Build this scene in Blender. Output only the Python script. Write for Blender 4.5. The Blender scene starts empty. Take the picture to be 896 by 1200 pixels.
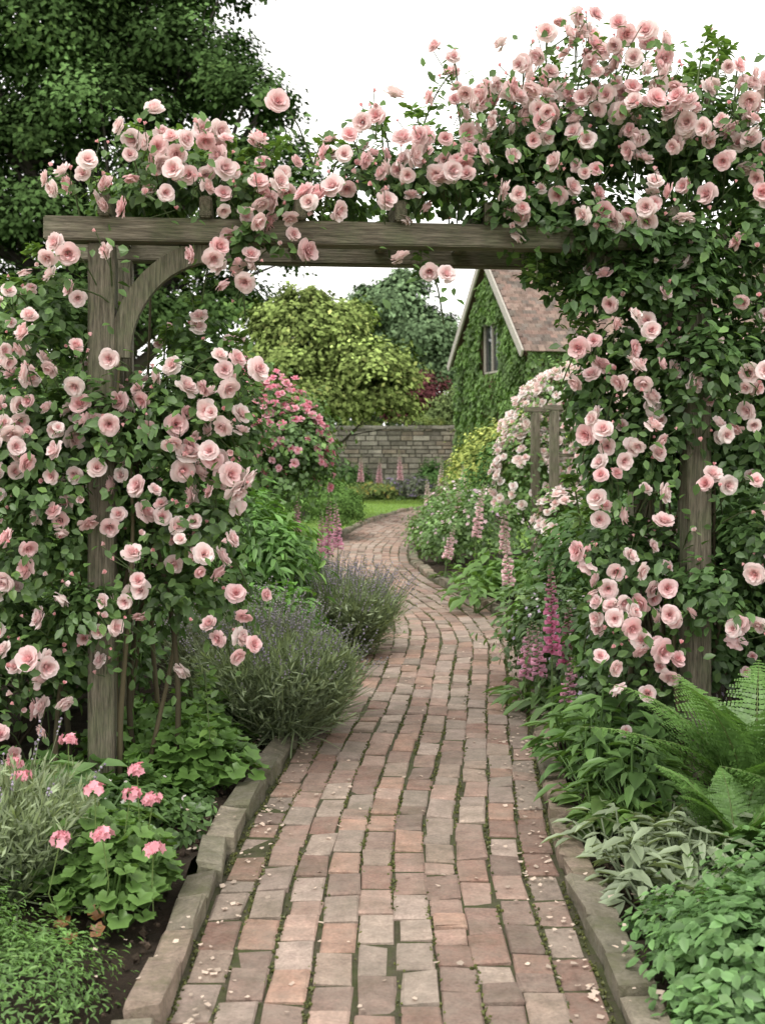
import bpy, bmesh, math, random
import numpy as np
from mathutils import Vector, Matrix
rng=np.random.default_rng(11); random.seed(5)
scene=bpy.context.scene
U=lambda a,b,n=None: rng.uniform(a,b,n)
def nrm(a): return a/np.maximum(np.linalg.norm(a,axis=-1,keepdims=True),1e-9)

# ---------------------------------------------------------------- materials
def newmat(name):
    m=bpy.data.materials.new(name); m.use_nodes=True
    nt=m.node_tree; bs=nt.nodes['Principled BSDF']; out=nt.nodes['Material Output']
    return m,nt,bs,out
def N(nt,t,**k):
    n=nt.nodes.new(t)
    for a,b in k.items():
        if a in n.inputs: n.inputs[a].default_value=b
        else: setattr(n,a,b)
    return n
def mixc(nt,a,b,fac,mode='MIX'):
    n=nt.nodes.new('ShaderNodeMix'); n.data_type='RGBA'; n.blend_type=mode
    for s,v in ((6,a),(7,b),(0,fac)):
        if isinstance(v,bpy.types.NodeSocket): nt.links.new(v,n.inputs[s])
        else: n.inputs[s].default_value=v if s==0 else (*v,1)
    return n.outputs[2]
def ramp(nt,src,p0,p1,c0=(0,0,0),c1=(1,1,1)):
    r=nt.nodes.new('ShaderNodeValToRGB'); nt.links.new(src,r.inputs[0])
    r.color_ramp.elements[0].position=p0; r.color_ramp.elements[1].position=p1
    r.color_ramp.elements[0].color=(*c0,1); r.color_ramp.elements[1].color=(*c1,1)
    return r.outputs[0]
def noise(nt,scale,detail=4,vec=None,rough=.6):
    n=N(nt,'ShaderNodeTexNoise',Scale=scale,Detail=detail,Roughness=rough)
    if vec is not None: nt.links.new(vec,n.inputs['Vector'])
    else:
        g=nt.nodes.new('ShaderNodeNewGeometry'); nt.links.new(g.outputs['Position'],n.inputs['Vector'])
    return n.outputs['Fac']
def bump(nt,bs,h,strength,dist=.01):
    b=N(nt,'ShaderNodeBump',Strength=strength,Distance=dist)
    nt.links.new(h,b.inputs['Height']); nt.links.new(b.outputs[0],bs.inputs['Normal'])
def mat_plant(name,trans=.28,gloss=0.,mul=(1,1,1),tint=(1.25,1.3,.6),rough=.4):
    m,nt,bs,out=newmat(name); nt.nodes.remove(bs)
    at=nt.nodes.new('ShaderNodeAttribute'); at.attribute_name='Col'
    c=mixc(nt,at.outputs['Color'],mul,1.0,'MULTIPLY')
    df=nt.nodes.new('ShaderNodeBsdfDiffuse'); nt.links.new(c,df.inputs[0]); sh=df.outputs[0]
    if trans:
        t=nt.nodes.new('ShaderNodeBsdfTranslucent'); tc=mixc(nt,c,tint,1.0,'MULTIPLY'); nt.links.new(tc,t.inputs[0])
        mx=nt.nodes.new('ShaderNodeMixShader'); mx.inputs[0].default_value=trans
        nt.links.new(sh,mx.inputs[1]); nt.links.new(t.outputs[0],mx.inputs[2]); sh=mx.outputs[0]
    if gloss:
        g=nt.nodes.new('ShaderNodeBsdfGlossy'); g.inputs['Roughness'].default_value=rough
        mx=nt.nodes.new('ShaderNodeMixShader'); mx.inputs[0].default_value=gloss
        nt.links.new(sh,mx.inputs[1]); nt.links.new(g.outputs[0],mx.inputs[2]); sh=mx.outputs[0]
    nt.links.new(sh,out.inputs[0])
    return m
LEAF=mat_plant('leaf_surface',.25,.035,mul=(1.85,1.66,1.66))
PETAL=mat_plant('petal_surface',.3,0,(1,1,1),(1.04,.93,.94))
FARLEAF=mat_plant('tree_leaf_surface',0,0,mul=(1.85,1.68,1.62))
def mat_stone(name,over=(.1,.11,.06),ofac=.5,s1=9,s2=60,bst=.6,bd=.006,oscale=3,lo=.45,hi=.7,var=(.65,1.3),moss=None):
    m,nt,bs,out=newmat(name)
    at=nt.nodes.new('ShaderNodeAttribute'); at.attribute_name='Col'
    a=ramp(nt,noise(nt,s1,6),.25,.75,(var[0],)*3,(var[1],)*3)
    c=mixc(nt,at.outputs['Color'],a,1.0,'MULTIPLY')
    b=ramp(nt,noise(nt,s2,4),.3,.7,(.78,)*3,(1.2,)*3)
    c=mixc(nt,c,b,1.0,'MULTIPLY')
    o=ramp(nt,noise(nt,oscale,8,rough=.75),lo,hi,(0,0,0),(ofac,)*3)
    c=mixc(nt,c,over,o)
    if moss: c=mixc(nt,c,moss[0],ramp(nt,noise(nt,moss[1],7,rough=.7),moss[2],moss[3],(0,0,0),(moss[4],)*3))
    nt.links.new(c,bs.inputs['Base Color']); bs.inputs['Roughness'].default_value=.88
    bs.inputs['Specular IOR Level'].default_value=.25
    bump(nt,bs,noise(nt,s2,6,rough=.7),bst,bd)
    return m
BRICK=mat_stone('weathered_brick',(.31,.265,.215),.6,16,90,1,.007,7,.40,.70,var=(.66,1.28),moss=((.10,.095,.055),3.3,.5,.74,.55))
STONE=mat_stone('mossy_stone',(.11,.12,.05),.65,12,70,1,.01,9,.42,.68,moss=((.07,.06,.042),4,.5,.75,.55))
WALLST=mat_stone('wall_stone',(.2,.195,.14),.4,5,25,.7,.02,2)
TILE=mat_stone('roof_tile',(.16,.15,.11),.45,4,20,.5,.02,1.5)
SOIL=mat_stone('dark_soil',(.035,.04,.018),.5,14,90,1,.02,5)
JOINT=mat_stone('mossy_joint',(.07,.09,.025),.8,25,120,1,.01,9,.4,.6)
LAWN=mat_stone('lawn_grass',(.18,.30,.07),.5,3,40,.6,.02,1.2)
m,nt,bs,out=newmat('bark_surface')
at=nt.nodes.new('ShaderNodeAttribute'); at.attribute_name='Col'; nt.links.new(at.outputs['Color'],bs.inputs['Base Color']); bs.inputs['Roughness'].default_value=.85; BARK=m
m,nt,bs,out=newmat('weathered_oak_timber')
tc=nt.nodes.new('ShaderNodeTexCoord'); mp=nt.nodes.new('ShaderNodeMapping'); mp.inputs['Scale'].default_value=(1,1,.07)
nt.links.new(tc.outputs['Object'],mp.inputs[0])
g1=noise(nt,75,6,mp.outputs[0],.7); g2=noise(nt,220,3,mp.outputs[0]); g3=noise(nt,9,5,tc.outputs['Object'])
c=ramp(nt,g1,.32,.68,(.07,.058,.038),(.27,.235,.175))
c=mixc(nt,c,(.13,.15,.075),ramp(nt,g3,.42,.66,(0,0,0),(.65,)*3))
c=mixc(nt,c,ramp(nt,g2,.3,.6,(.5,)*3,(1.15,)*3),1.0,'MULTIPLY')
nt.links.new(c,bs.inputs['Base Color']); bs.inputs['Roughness'].default_value=.85; bump(nt,bs,g1,.8,.006)
WOOD=m
m,nt,bs,out=newmat('window_glass'); bs.inputs['Base Color'].default_value=(.03,.035,.04,1); bs.inputs['Roughness'].default_value=.08; GLASS=m
m,nt,bs,out=newmat('painted_frame'); nt.links.new(ramp(nt,noise(nt,20),.3,.7,(.36,.33,.28),(.5,.46,.4)),bs.inputs['Base Color']); FRAME=m

# ---------------------------------------------------------------- mesh builder
class B:
    def __init__(s): s.V=[];s.C=[];s.F={3:[],4:[]};s.M={3:[],4:[]};s.n=0
    def raw(s,v,faces,col,mi):
        v=np.asarray(v,float).reshape(-1,3); c=np.broadcast_to(np.asarray(col,float),(len(v),3))
        s.V.append(v); s.C.append(c)
        for k in (3,4):
            f=np.array([x for x in faces if len(x)==k],int).reshape(-1,k)
            if len(f): s.F[k].append(f+s.n); s.M[k].append(np.full(len(f),mi))
        s.n+=len(v)
    def add(s,t,pos,R,sc,col,mi=0):
        tv,tf,tcol=t; pos=np.asarray(pos,float); n=len(pos)
        if n==0: return
        sc=np.asarray(sc,float)
        if sc.ndim==0: sc=np.full(n,sc)
        if sc.ndim==1: sc=np.repeat(sc[:,None],3,1)
        lv=tv[None]*sc[:,None,:]
        v=np.einsum('nij,nvj->nvi',R,lv)+pos[:,None,:]
        col=np.broadcast_to(np.asarray(col,float),(n,3))
        c=np.repeat(col[:,None,:],len(tv),1)
        if tcol is not None: c=c*tcol[None]
        off=(np.arange(n)*len(tv)+s.n)[:,None,None]
        for k in (3,4):
            f=np.array([x for x in tf if len(x)==k],int).reshape(-1,k)
            if len(f):
                s.F[k].append((f[None]+off).reshape(-1,k)); s.M[k].append(np.full(len(f)*n,mi))
        s.V.append(v.reshape(-1,3)); s.C.append(c.reshape(-1,3)); s.n+=n*len(tv)
    def tube(s,pts,rad,col,mi=1,sides=5):
        pts=np.asarray(pts,float); k=len(pts); rad=np.broadcast_to(np.asarray(rad,float),(k,))
        t=nrm(np.gradient(pts,axis=0)); ref=np.array([.31,.77,.2]) if abs(t[0][2])>.8 else np.array([0,0,1.])
        a=nrm(np.cross(t,ref)); b=np.cross(t,a)
        ang=np.arange(sides)/sides*2*math.pi
        v=pts[:,None]+rad[:,None,None]*(np.cos(ang)[None,:,None]*a[:,None]+np.sin(ang)[None,:,None]*b[:,None])
        f=[(i*sides+j,i*sides+(j+1)%sides,(i+1)*sides+(j+1)%sides,(i+1)*sides+j) for i in range(k-1) for j in range(sides)]
        s.raw(v,f,col,mi)
    def build(s,name,mats,smooth=True,parent=None):
        me=bpy.data.meshes.new(name); V=np.concatenate(s.V); C=np.concatenate(s.C)
        loops=[];st=[];mi=[];cur=0
        for k in (3,4):
            if s.F[k]:
                f=np.concatenate(s.F[k]); loops.append(f.ravel()); st.append(cur+np.arange(len(f))*k); cur+=f.size; mi.append(np.concatenate(s.M[k]))
        loops=np.concatenate(loops); st=np.concatenate(st); mi=np.concatenate(mi)
        me.vertices.add(len(V)); me.vertices.foreach_set('co',V.astype(np.float32).ravel())
        me.loops.add(len(loops)); me.loops.foreach_set('vertex_index',loops.astype(np.int32))
        me.polygons.add(len(st)); me.polygons.foreach_set('loop_start',st.astype(np.int32))
        me.polygons.foreach_set('material_index',mi.astype(np.int32))
        me.polygons.foreach_set('use_smooth',np.full(len(st),smooth))
        a=me.attributes.new('Col','FLOAT_COLOR','POINT')
        a.data.foreach_set('color',np.concatenate([C,np.ones((len(C),1))],1).astype(np.float32).ravel())
        for m in mats: me.materials.append(m)
        me.update(calc_edges=True); me.validate()
        o=bpy.data.objects.new(name,me); scene.collection.objects.link(o)
        if parent: o.parent=parent
        return o
def frames(nv,dv):
    z=nrm(nv); y=nrm(dv-(dv*z).sum(-1,keepdims=True)*z); x=np.cross(y,z)
    return np.stack([x,y,z],-1)
def rdir(n): return nrm(rng.normal(size=(n,3)))

# ---------------------------------------------------------------- templates
def T(v,f,c=None): return (np.array(v,float),f,None if c is None else np.array(c,float))
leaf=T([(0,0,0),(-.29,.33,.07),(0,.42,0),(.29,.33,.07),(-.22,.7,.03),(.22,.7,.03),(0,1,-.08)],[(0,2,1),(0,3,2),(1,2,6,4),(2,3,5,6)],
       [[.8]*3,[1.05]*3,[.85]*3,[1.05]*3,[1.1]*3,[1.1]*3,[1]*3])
lance=(leaf[0]*np.array([.5,1,1.2]),leaf[1],leaf[2])
leafq=T([(0,0,0),(.33,.5,.09),(0,1,0),(-.33,.5,.09)],[(0,1,2,3)])
blade=T([(-.02,0,0),(.02,0,0),(.022,.5,.03),(-.022,.5,.03),(0,1,-.02)],[(0,1,2,3),(3,2,4)])
def lobed():
    v=[(0,.35,-.1)];f=[];c=[[.75]*3];K=15
    for i in range(K):
        a=math.pi*(-.5+.06)+2*math.pi*(.94)*i/(K-1); r=.5*(1 if i%3 else .78)
        v.append((math.cos(a)*r,.45+math.sin(a)*r,.06*math.sin(a*5)+.05)); c.append([1.1]*3)
    for i in range(1,K): f.append((0,i,i+1))
    return T(v,f,c)
geranleaf=lobed()
broad=T([(0,0,0),(-.2,.2,.08),(0,.25,.02),(.2,.2,.08),(-.27,.5,.13),(0,.5,.05),(.27,.5,.13),(-.18,.8,.06),(0,.8,0),(.18,.8,.06),(0,1.05,-.12)],
        [(0,2,1),(0,3,2),(1,2,5,4),(2,3,6,5),(4,5,8,7),(5,6,9,8),(7,8,10),(8,9,10)],[[.8]*3]+[[1.08]*3,[.82]*3,[1.08]*3]*3+[[1]*3])
def rose(layers,nu,nv,seed,ins=1.):
    r=np.random.default_rng(seed); V=[];F=[];C=[]
    outer=np.array([1.0,1,1]); inner=np.array([.97,.66,.69])
    for (np_,r0,L,t0,t1,A,depth) in layers:
        ph=r.uniform(0,6.28)
        for p in range(np_):
            a0=ph+p*2*math.pi/np_+r.normal(0,.14); l=L*r.uniform(.86,1.08); dt=r.normal(0,8); ro=r.uniform(0,.03)
            b=len(V)
            for j in range(nv+1):
                v=j/nv
                th0=math.radians(t0+dt); th1=math.radians(t1+dt); th=th0+(th1-th0)*v; tm=(th0+th)/2
                rr=r0+ro+l*v*math.sin(tm); zz=l*v*math.cos(tm)
                w=(.35+.65*math.sin(min(1,v*1.25)*math.pi/2))*(1 if v<.99 else .78)
                for i in range(nu+1):
                    u=-1+2*i/nu; a=a0+u*math.radians(A)*w
                    r2=rr*(1-.10*u*u); z2=zz-(.07*abs(u)**2*v)*1+.035*math.sin(u*4+p)*v + (.03 if abs(u)<.3 and v>.9 else 0)
                    V.append((r2*math.cos(a),r2*math.sin(a),z2))
                    k=min(1,depth*(1.15-.45*v)); cc=outer*(1-k)+inner*k
                    C.append(cc*(1.0 if v>.2 else .9))
            for j in range(nv):
                for i in range(nu):
                    q=b+j*(nu+1)+i; F.append((q,q+1,q+nu+2,q+nu+1))
    return T(V,F,C)
def roses_hi():
    o=[(5,.05,.84,74,100,42,.0),(6,.06,.88,52,80,42,.03),(7,.08,.80,40,64,38,.10),(8,.1,.70,26,50,34,.22),(7,.12,.62,14,38,36,.38),(6,.12,.56,5,24,38,.6),(6,.09,.51,0,12,44,.85),(4,.04,.48,0,5,52,1.0)]
    cup=[(6,.05,.80,60,86,44,.0),(6,.08,.84,38,58,42,.06),(7,.12,.78,22,40,38,.16),(7,.14,.72,10,26,38,.34),(7,.12,.66,2,14,40,.55),(6,.08,.61,0,6,44,.8),(4,.03,.57,0,2,56,1)]
    bud=[(5,.05,.8,30,40,50,.2),(5,.08,.82,12,8,52,.35),(4,.06,.85,4,-2,56,.6),(3,.02,.8,0,0,60,.8)]
    return [rose(o,4,3,1),rose(o,4,3,2),rose(cup,4,3,3),rose(cup,4,3,4)],rose(bud,3,3,5)
ROSES,BUD=roses_hi()
ROSELO=rose([(5,.05,.88,62,88,44,.0),(6,.08,.76,34,56,42,.18),(5,.08,.6,8,26,48,.55)],2,2,9)
sepal=T([(0,0,0),(.12,.5,.05),(0,1,0),(-.12,.5,.05)],[(0,1,2,3)])
bell=[];bf=[];bc=[]
for j,(r_,z_) in enumerate([(.12,0),(.26,.35),(.3,.75),(.42,1.0)]):
    for i in range(6):
        a=i*math.pi/3; bell.append((r_*math.cos(a),z_,r_*math.sin(a))); bc.append([.85+.25*j/3]*3)
for j in range(3):
    for i in range(6): bf.append((j*6+i,j*6+(i+1)%6,(j+1)*6+(i+1)%6,(j+1)*6+i))
bell=T(bell,bf,bc)
floret=T([(0,0,0)]+[(math.cos(i*2*math.pi/10)*(1 if i%2 else .62),math.sin(i*2*math.pi/10)*(1 if i%2 else .62),.18) for i in range(10)],[(0,1+i,1+(i+1)%10) for i in range(10)])
def blockT():
    b=.055
    v=[(-.5,-.5,-1),(.5,-.5,-1),(.5,.5,-1),(-.5,.5,-1),(-.5,-.5,-b*2),(.5,-.5,-b*2),(.5,.5,-b*2),(-.5,.5,-b*2),
       (-.5+b,-.5+b,0),(.5-b,-.5+b,0),(.5-b,.5-b,0),(-.5+b,.5-b,0)]
    f=[(8,9,10,11)]+[(i,(i+1)%4,4+(i+1)%4,4+i) for i in range(4)]+[(4+i,4+(i+1)%4,8+(i+1)%4,8+i) for i in range(4)]
    return T(v,f)
block=blockT()
clod=T([(1,0,0),(-1,.1,0),(0,1,.1),(.1,-1,0),(0,0,.8),(0,.1,-.8)],[(0,2,4),(2,1,4),(1,3,4),(3,0,4),(2,0,5),(1,2,5),(3,1,5),(0,3,5)])

# ---------------------------------------------------------------- foliage helpers
def foliage(b,ells,n,size,col,col2=None,p2=.2,tmpl=leafq,per=28,cr=.16,up=.45,droop=.3,mi=0,keep=None,cvar=.38,inner=.45,zmin=.02):
    E=np.array(ells,float); w=(E[:,3]*E[:,4]+E[:,4]*E[:,5]+E[:,3]*E[:,5]); w/=w.sum()
    K=max(3,int(n/per)); ei=rng.choice(len(E),K,p=w); d=rdir(K)
    d[:,2]=np.where(d[:,2]<-.3,-d[:,2]*.6,d[:,2]); d=nrm(d)
    rr=U(inner,1.0,K)**.6*U(.9,1.13,K)
    cc=E[ei,:3]+d*E[ei,3:]*rr[:,None]
    R=E[ei,3:].mean(1)
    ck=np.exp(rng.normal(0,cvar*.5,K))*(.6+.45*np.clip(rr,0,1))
    li=np.repeat(np.arange(K),per); n=len(li)
    g=rng.normal(size=(n,3))
    p=cc[li]+g*(cr*R[li]*U(.6,1.3,K)[li])[:,None]*np.array([1,1,.75])
    ok=p[:,2]>zmin
    if keep is not None: ok&=keep(p)
    p=p[ok]; li=li[ok]; g=g[ok]; n=len(p)
    nv=.7*d[li]+np.array([0,0,up])+.25*nrm(g)+.55*rdir(n)
    dv=rdir(n)+.5*d[li]-np.array([0,0,droop])
    c=np.array(col)[None]*np.ones((n,1))
    if col2 is not None:
        m=U(0,1,K)[li]*.6+U(0,1,n)*.4; m=np.clip((m-(1-p2))/.15,0,1)[:,None]
        c=c*(1-m)+np.array(col2)[None]*m
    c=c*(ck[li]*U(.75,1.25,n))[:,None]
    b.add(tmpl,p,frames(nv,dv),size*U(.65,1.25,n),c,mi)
def stems(b,base,ells,k,r,col=(.07,.05,.03),mi=1):
    E=np.array(ells,float)
    for i in range(k):
        e=E[rng.integers(len(E))]; end=e[:3]+rdir(1)[0]*e[3:]*.6; end[2]=max(end[2],.1)
        st=np.array(base)+np.array([U(-1,1)*r*5,U(-1,1)*r*5,0])
        mid=(st+end)/2+rng.normal(0,.06,3)*np.linalg.norm(end-st)
        t=np.linspace(0,1,9)[:,None]; pts=(1-t)**2*st+2*t*(1-t)*mid+t*t*end
        b.tube(pts,r*(1-.7*t[:,0])*U(.6,1),np.array(col)*U(.7,1.3),mi)
def flowers(b,ells,n,size,cols,tmpl=ROSELO,mi=2,out=.98,face=(0,-.5,.4),keep=None):
    E=np.array(ells,float); w=E[:,3]*E[:,5]; ei=rng.choice(len(E),n,p=w/w.sum()); d=rdir(n); d[:,2]=np.where(d[:,2]<-.2,-d[:,2],d[:,2])
    p=E[ei,:3]+d*E[ei,3:]*U(out-.06,out+.1,n)[:,None]
    ok=p[:,2]>.05
    for j in range(len(E)):
        q=(p-E[j,:3])/E[j,3:]; ok&=(q**2).sum(1)>.8
    if keep is not None: ok&=keep(p)
    p=p[ok];d=d[ok];n=len(p)
    nv=d+np.array(face)*.6+.35*rdir(n)
    c=np.array(cols)[rng.integers(len(cols),size=n)]*U(.88,1.05,n)[:,None]
    b.add(tmpl,p,frames(nv,rdir(n)),size*U(.7,1.15,n),c,mi)
PM=[LEAF,BARK,PETAL]; FM=[FARLEAF,BARK,PETAL]
def shrub(name,ells,n,size,col,col2=None,p2=.25,tmpl=leafq,fl=None,stem=6,sr=.012,mats=None,**k):
    b=B(); foliage(b,ells,n,size,col,col2,p2,tmpl,**k)
    e0=np.array(ells[0]); stems(b,(e0[0],e0[1],0),ells,stem,sr)
    if fl: flowers(b,ells,*fl)
    if mats is None: mats=FM if e0[1]>13 or abs(e0[0])>2.2 else PM
    return b.build(name,mats)

# ---------------------------------------------------------------- camera, light, world
cam=bpy.data.cameras.new('camera'); co=bpy.data.objects.new('camera',cam); scene.collection.objects.link(co)
co.location=(0,0,1.45); co.rotation_euler=(math.radians(90),0,0)
cam.sensor_fit='VERTICAL'; cam.sensor_height=36; cam.lens=42; cam.shift_y=-80/1200; cam.clip_end=500
cam.dof.use_dof=True; cam.dof.focus_distance=5.2; cam.dof.aperture_fstop=5.0
scene.camera=co
el,az=math.radians(58),math.radians(215)
w=bpy.data.worlds.new('World'); scene.world=w; w.use_nodes=True; nt=w.node_tree; bg=nt.nodes['Background']
sk=nt.nodes.new('ShaderNodeTexSky'); sk.sky_type='NISHITA'; sk.sun_disc=False; sk.sun_elevation=el; sk.sun_rotation=az
hs=nt.nodes.new('ShaderNodeHueSaturation'); hs.inputs['Saturation'].default_value=.12; nt.links.new(sk.outputs[0],hs.inputs['Color'])
nt.links.new(mixc(nt,hs.outputs[0],(14.2,13.9,13.5),.85),bg.inputs[0]); bg.inputs[1].default_value=.15
sl=bpy.data.lights.new('sun','SUN'); so=bpy.data.objects.new('sun',sl); scene.collection.objects.link(so)
sl.energy=1.5; sl.angle=math.radians(14); sl.color=(1,.96,.9)
dirv=Vector((math.sin(az)*math.cos(el),math.cos(az)*math.cos(el),math.sin(el)))
so.rotation_euler=dirv.to_track_quat('Z','Y').to_euler(); so.location=(0,0,20)
scene.view_settings.view_transform='Standard'; scene.view_settings.look='None'; scene.view_settings.exposure=0

# ---------------------------------------------------------------- path curve
cp=np.array([(-1.5,.03),(3,.03),(3.5,.035),(4.23,.03),(5.34,.12),(6.15,.20),(7.25,.31),(8.83,.44),(10,.42),(11.3,.20),(12.7,-.07),(14.5,-.24),(16.9,-.22),(20.3,.1),(23,.5),(25.4,1.0),(28,2.2),(30,4.0)])
yy=np.arange(-2,30,.05); xx=np.interp(yy,cp[:,0],cp[:,1]); kz=np.hanning(31); kz/=kz.sum()
xx=np.convolve(np.pad(xx,15,'edge'),kz,'valid')
pc=np.stack([xx,yy],1); tg=nrm(np.gradient(pc,axis=0)); S=np.concatenate([[0],np.cumsum(np.linalg.norm(np.diff(pc,axis=0),axis=1))])
def pth(s,w):
    x=np.interp(s,S,pc[:,0]);y=np.interp(s,S,pc[:,1]);tx=np.interp(s,S,tg[:,0]);ty=np.interp(s,S,tg[:,1])
    return x+ty*w,y-tx*w
def strip(b,w0,w1,s0,s1,zf,col,nw,ds,mi=0):
    ss=np.arange(s0,s1,ds); ww=np.linspace(w0,w1,nw); SS,WW=np.meshgrid(ss,ww,indexing='ij')
    x,y=pth(SS,WW); z=zf(SS,WW,x,y); v=np.stack([x,y,z],-1).reshape(-1,3)
    f=[(i*nw+j,i*nw+j+1,(i+1)*nw+j+1,(i+1)*nw+j) for i in range(len(ss)-1) for j in range(nw-1)]
    b.raw(v,f,col,mi)
HW=.56; NC=10; CW=2*HW/NC
b=B(); strip(b,-HW-.02,HW+.02,0,S[-1]-.3,lambda s,w,x,y:x*0-.0085,(.095,.085,.055),3,.2,1)
bt=block[0]
pal=np.array([(.37,.25,.20),(.41,.285,.23),(.31,.205,.165),(.35,.265,.21),(.38,.30,.245),(.26,.185,.15),(.41,.26,.195),(.34,.275,.225),(.29,.18,.14),(.40,.31,.26)])*1.04
for c_ in range(NC):
    s=U(0,.2)
    while s<S[-1]-.5:
        L=U(.195,.23) if U(0,1)<.78 else U(.10,.16)
        g=.007; wc=-HW+(c_+.5)*CW+.009*math.sin(s*2.1+c_*.7)
        lv=bt*np.array([CW-g*U(.6,2.0),L-g*U(.7,2.2),.05]); lv[:,:2]+=rng.normal(0,.0024,(12,2)); jr=rng.normal(0,.02)
        ss=s+L/2+lv[:,1]+jr*lv[:,0]; ww=wc+rng.normal(0,.003)+lv[:,0]-jr*lv[:,1]*.8
        ss=np.clip(ss,0,S[-1]); x,y=pth(ss,ww)
        z=lv[:,2]+rng.normal(0,.0028)+lv[:,0]*rng.normal(0,.045)+lv[:,1]*rng.normal(0,.022)
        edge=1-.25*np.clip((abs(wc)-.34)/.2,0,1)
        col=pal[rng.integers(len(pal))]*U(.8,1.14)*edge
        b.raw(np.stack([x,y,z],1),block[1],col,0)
        s+=L
n=20000; ss=U(1,16,n); cj=rng.integers(0,NC+1,n); ww=-HW+cj*CW+.009*np.sin(ss*2.1+cj*.7-.35)+rng.normal(0,.006,n); x,y=pth(ss,ww)
mk=(np.sin(ss*3+cj*1.7)+np.sin(ss*7.3+cj*2.9)+rng.normal(0,.6,n)+.8*(abs(ww)>.35))>.1; x=x[mk];y=y[mk];n=len(x)
b.add(clod,np.stack([x,y,U(-.005,.001,n)],1),frames(rdir(n),rdir(n)),U(.003,.0075,n),np.array([.065,.08,.024])*U(.5,1.5,n)[:,None],2)
b.build('brick_path',[BRICK,JOINT,LEAF],False)
# stone edging
for side in (-1,1):
    b=B(); s=U(0,.2)
    while s<S[-1]-1:
        L=U(.16,.36); wd=U(.085,.11); h=.05+U(-.012,.014)
        lv=bt*np.array([wd,L-.012,.11]); jr=rng.normal(0,.035); lv[:8]+=rng.normal(0,.003,(8,3))
        ss=s+L/2+lv[:,1]; ww=side*(HW+.012+.052)+lv[:,0]-jr*lv[:,1]
        x,y=pth(np.clip(ss,0,S[-1]),ww)
        z=lv[:,2]+h+lv[:,1]*rng.normal(0,.05)+lv[:,0]*rng.normal(0,.1)+rng.normal(0,.003,12)
        col=np.array([(.30,.26,.20),(.25,.22,.17),(.33,.255,.20),(.22,.2,.15)])[rng.integers(4)]*U(.8,1.15)
        b.raw(np.stack([x+rng.normal(0,.005,12),y+rng.normal(0,.005,12),z],1),block[1],col,0); s+=L
    b.build('stone_edging',[STONE],False)
# ground
b=B(); b.raw([(-150,-50,-.06),(150,-50,-.06),(150,250,-.06),(-150,250,-.06)],[(0,1,2,3)],(.09,.15,.035),0)
b.build('ground',[LAWN],False)
b=B()
def bedz(s,w,x,y): return .0+.02*np.sin(x*7+y*3)+.02*np.sin(y*9-x*5)+rng.normal(0,.008,x.shape)+.03*np.clip(abs(w)-.7,0,1)
for sd in (-1,1):
    w0,w1=(HW+.115,5.5) if sd>0 else (-5.5,-HW-.115)
    strip(b,w0,w1,0,18.3,bedz,(.06,.043,.03),70,.08)
n=7000; ss=U(1.5,12,n); ww=(HW+.14+np.abs(rng.normal(0,.4,n)))*rng.choice([-1,1],n); x,y=pth(ss,ww)
b.add(clod,np.stack([x,y,U(0,.03,n)],1),frames(rdir(n),rdir(n)),U(.004,.018,n),np.array([.08,.057,.04])*U(.4,1.7,n)[:,None])
b.build('garden_soil',[SOIL],False)
b=B()
strip(b,-12,-HW-.12,18.3,30,lambda s,w,x,y:x*0+.02,(.19,.32,.065),20,.4); strip(b,HW+.12,4,18.3,28,lambda s,w,x,y:x*0+.02,(.19,.32,.065),8,.4)
n=40000; x=U(-4,2.5,n); y=U(18,32,n); cx=np.interp(y,yy,xx); ok=abs(x-cx)>HW+.16; x=x[ok];y=y[ok];n=len(x)
b.add(blade,np.stack([x,y,np.full(n,.01)],1),frames(np.stack([rng.normal(size=n),rng.normal(size=n),np.full(n,.2)],1),np.array([0,0,1.])+.5*rng.normal(size=(n,3))),np.stack([np.full(n,.2),U(.03,.06,n),np.full(n,.1)],1),np.array([.14,.23,.05])*U(.7,1.3,n)[:,None],1)
b.build('lawn',[LAWN,LEAF],False)
# petals
b=B(); n=1200; ss=2+U(0,1,n)**1.4*9; 
ww=np.where(U(0,1,n)<.7,(HW-.02-np.abs(rng.normal(0,.06,n)))*rng.choice([-1,1],n),U(-HW,HW,n)); 
out=U(0,1,n)<.2; ww=np.where(out,ww/abs(ww)*U(HW+.02,HW+.3,n),ww); x,y=pth(ss,ww); z=np.where(abs(ww)>HW,np.where(abs(ww)<HW+.11,.068,.06),.006)
pt=T([(-.5,-.5,.12),(.5,-.4,.1),(.65,.3,.22),(0,.6,.05),(-.6,.35,.2),(0,0,0)],[(5,0,1),(5,1,2),(5,2,3),(5,3,4),(5,4,0)])
b.add(pt,np.stack([x,y,z],1),frames(np.array([0,0,1.])+.3*rdir(n),rdir(n)),U(.007,.018,n),np.array([.80,.66,.54])*U(.55,1.05,n)[:,None])
b.build('fallen_rose_petals',[PETAL])

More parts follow.
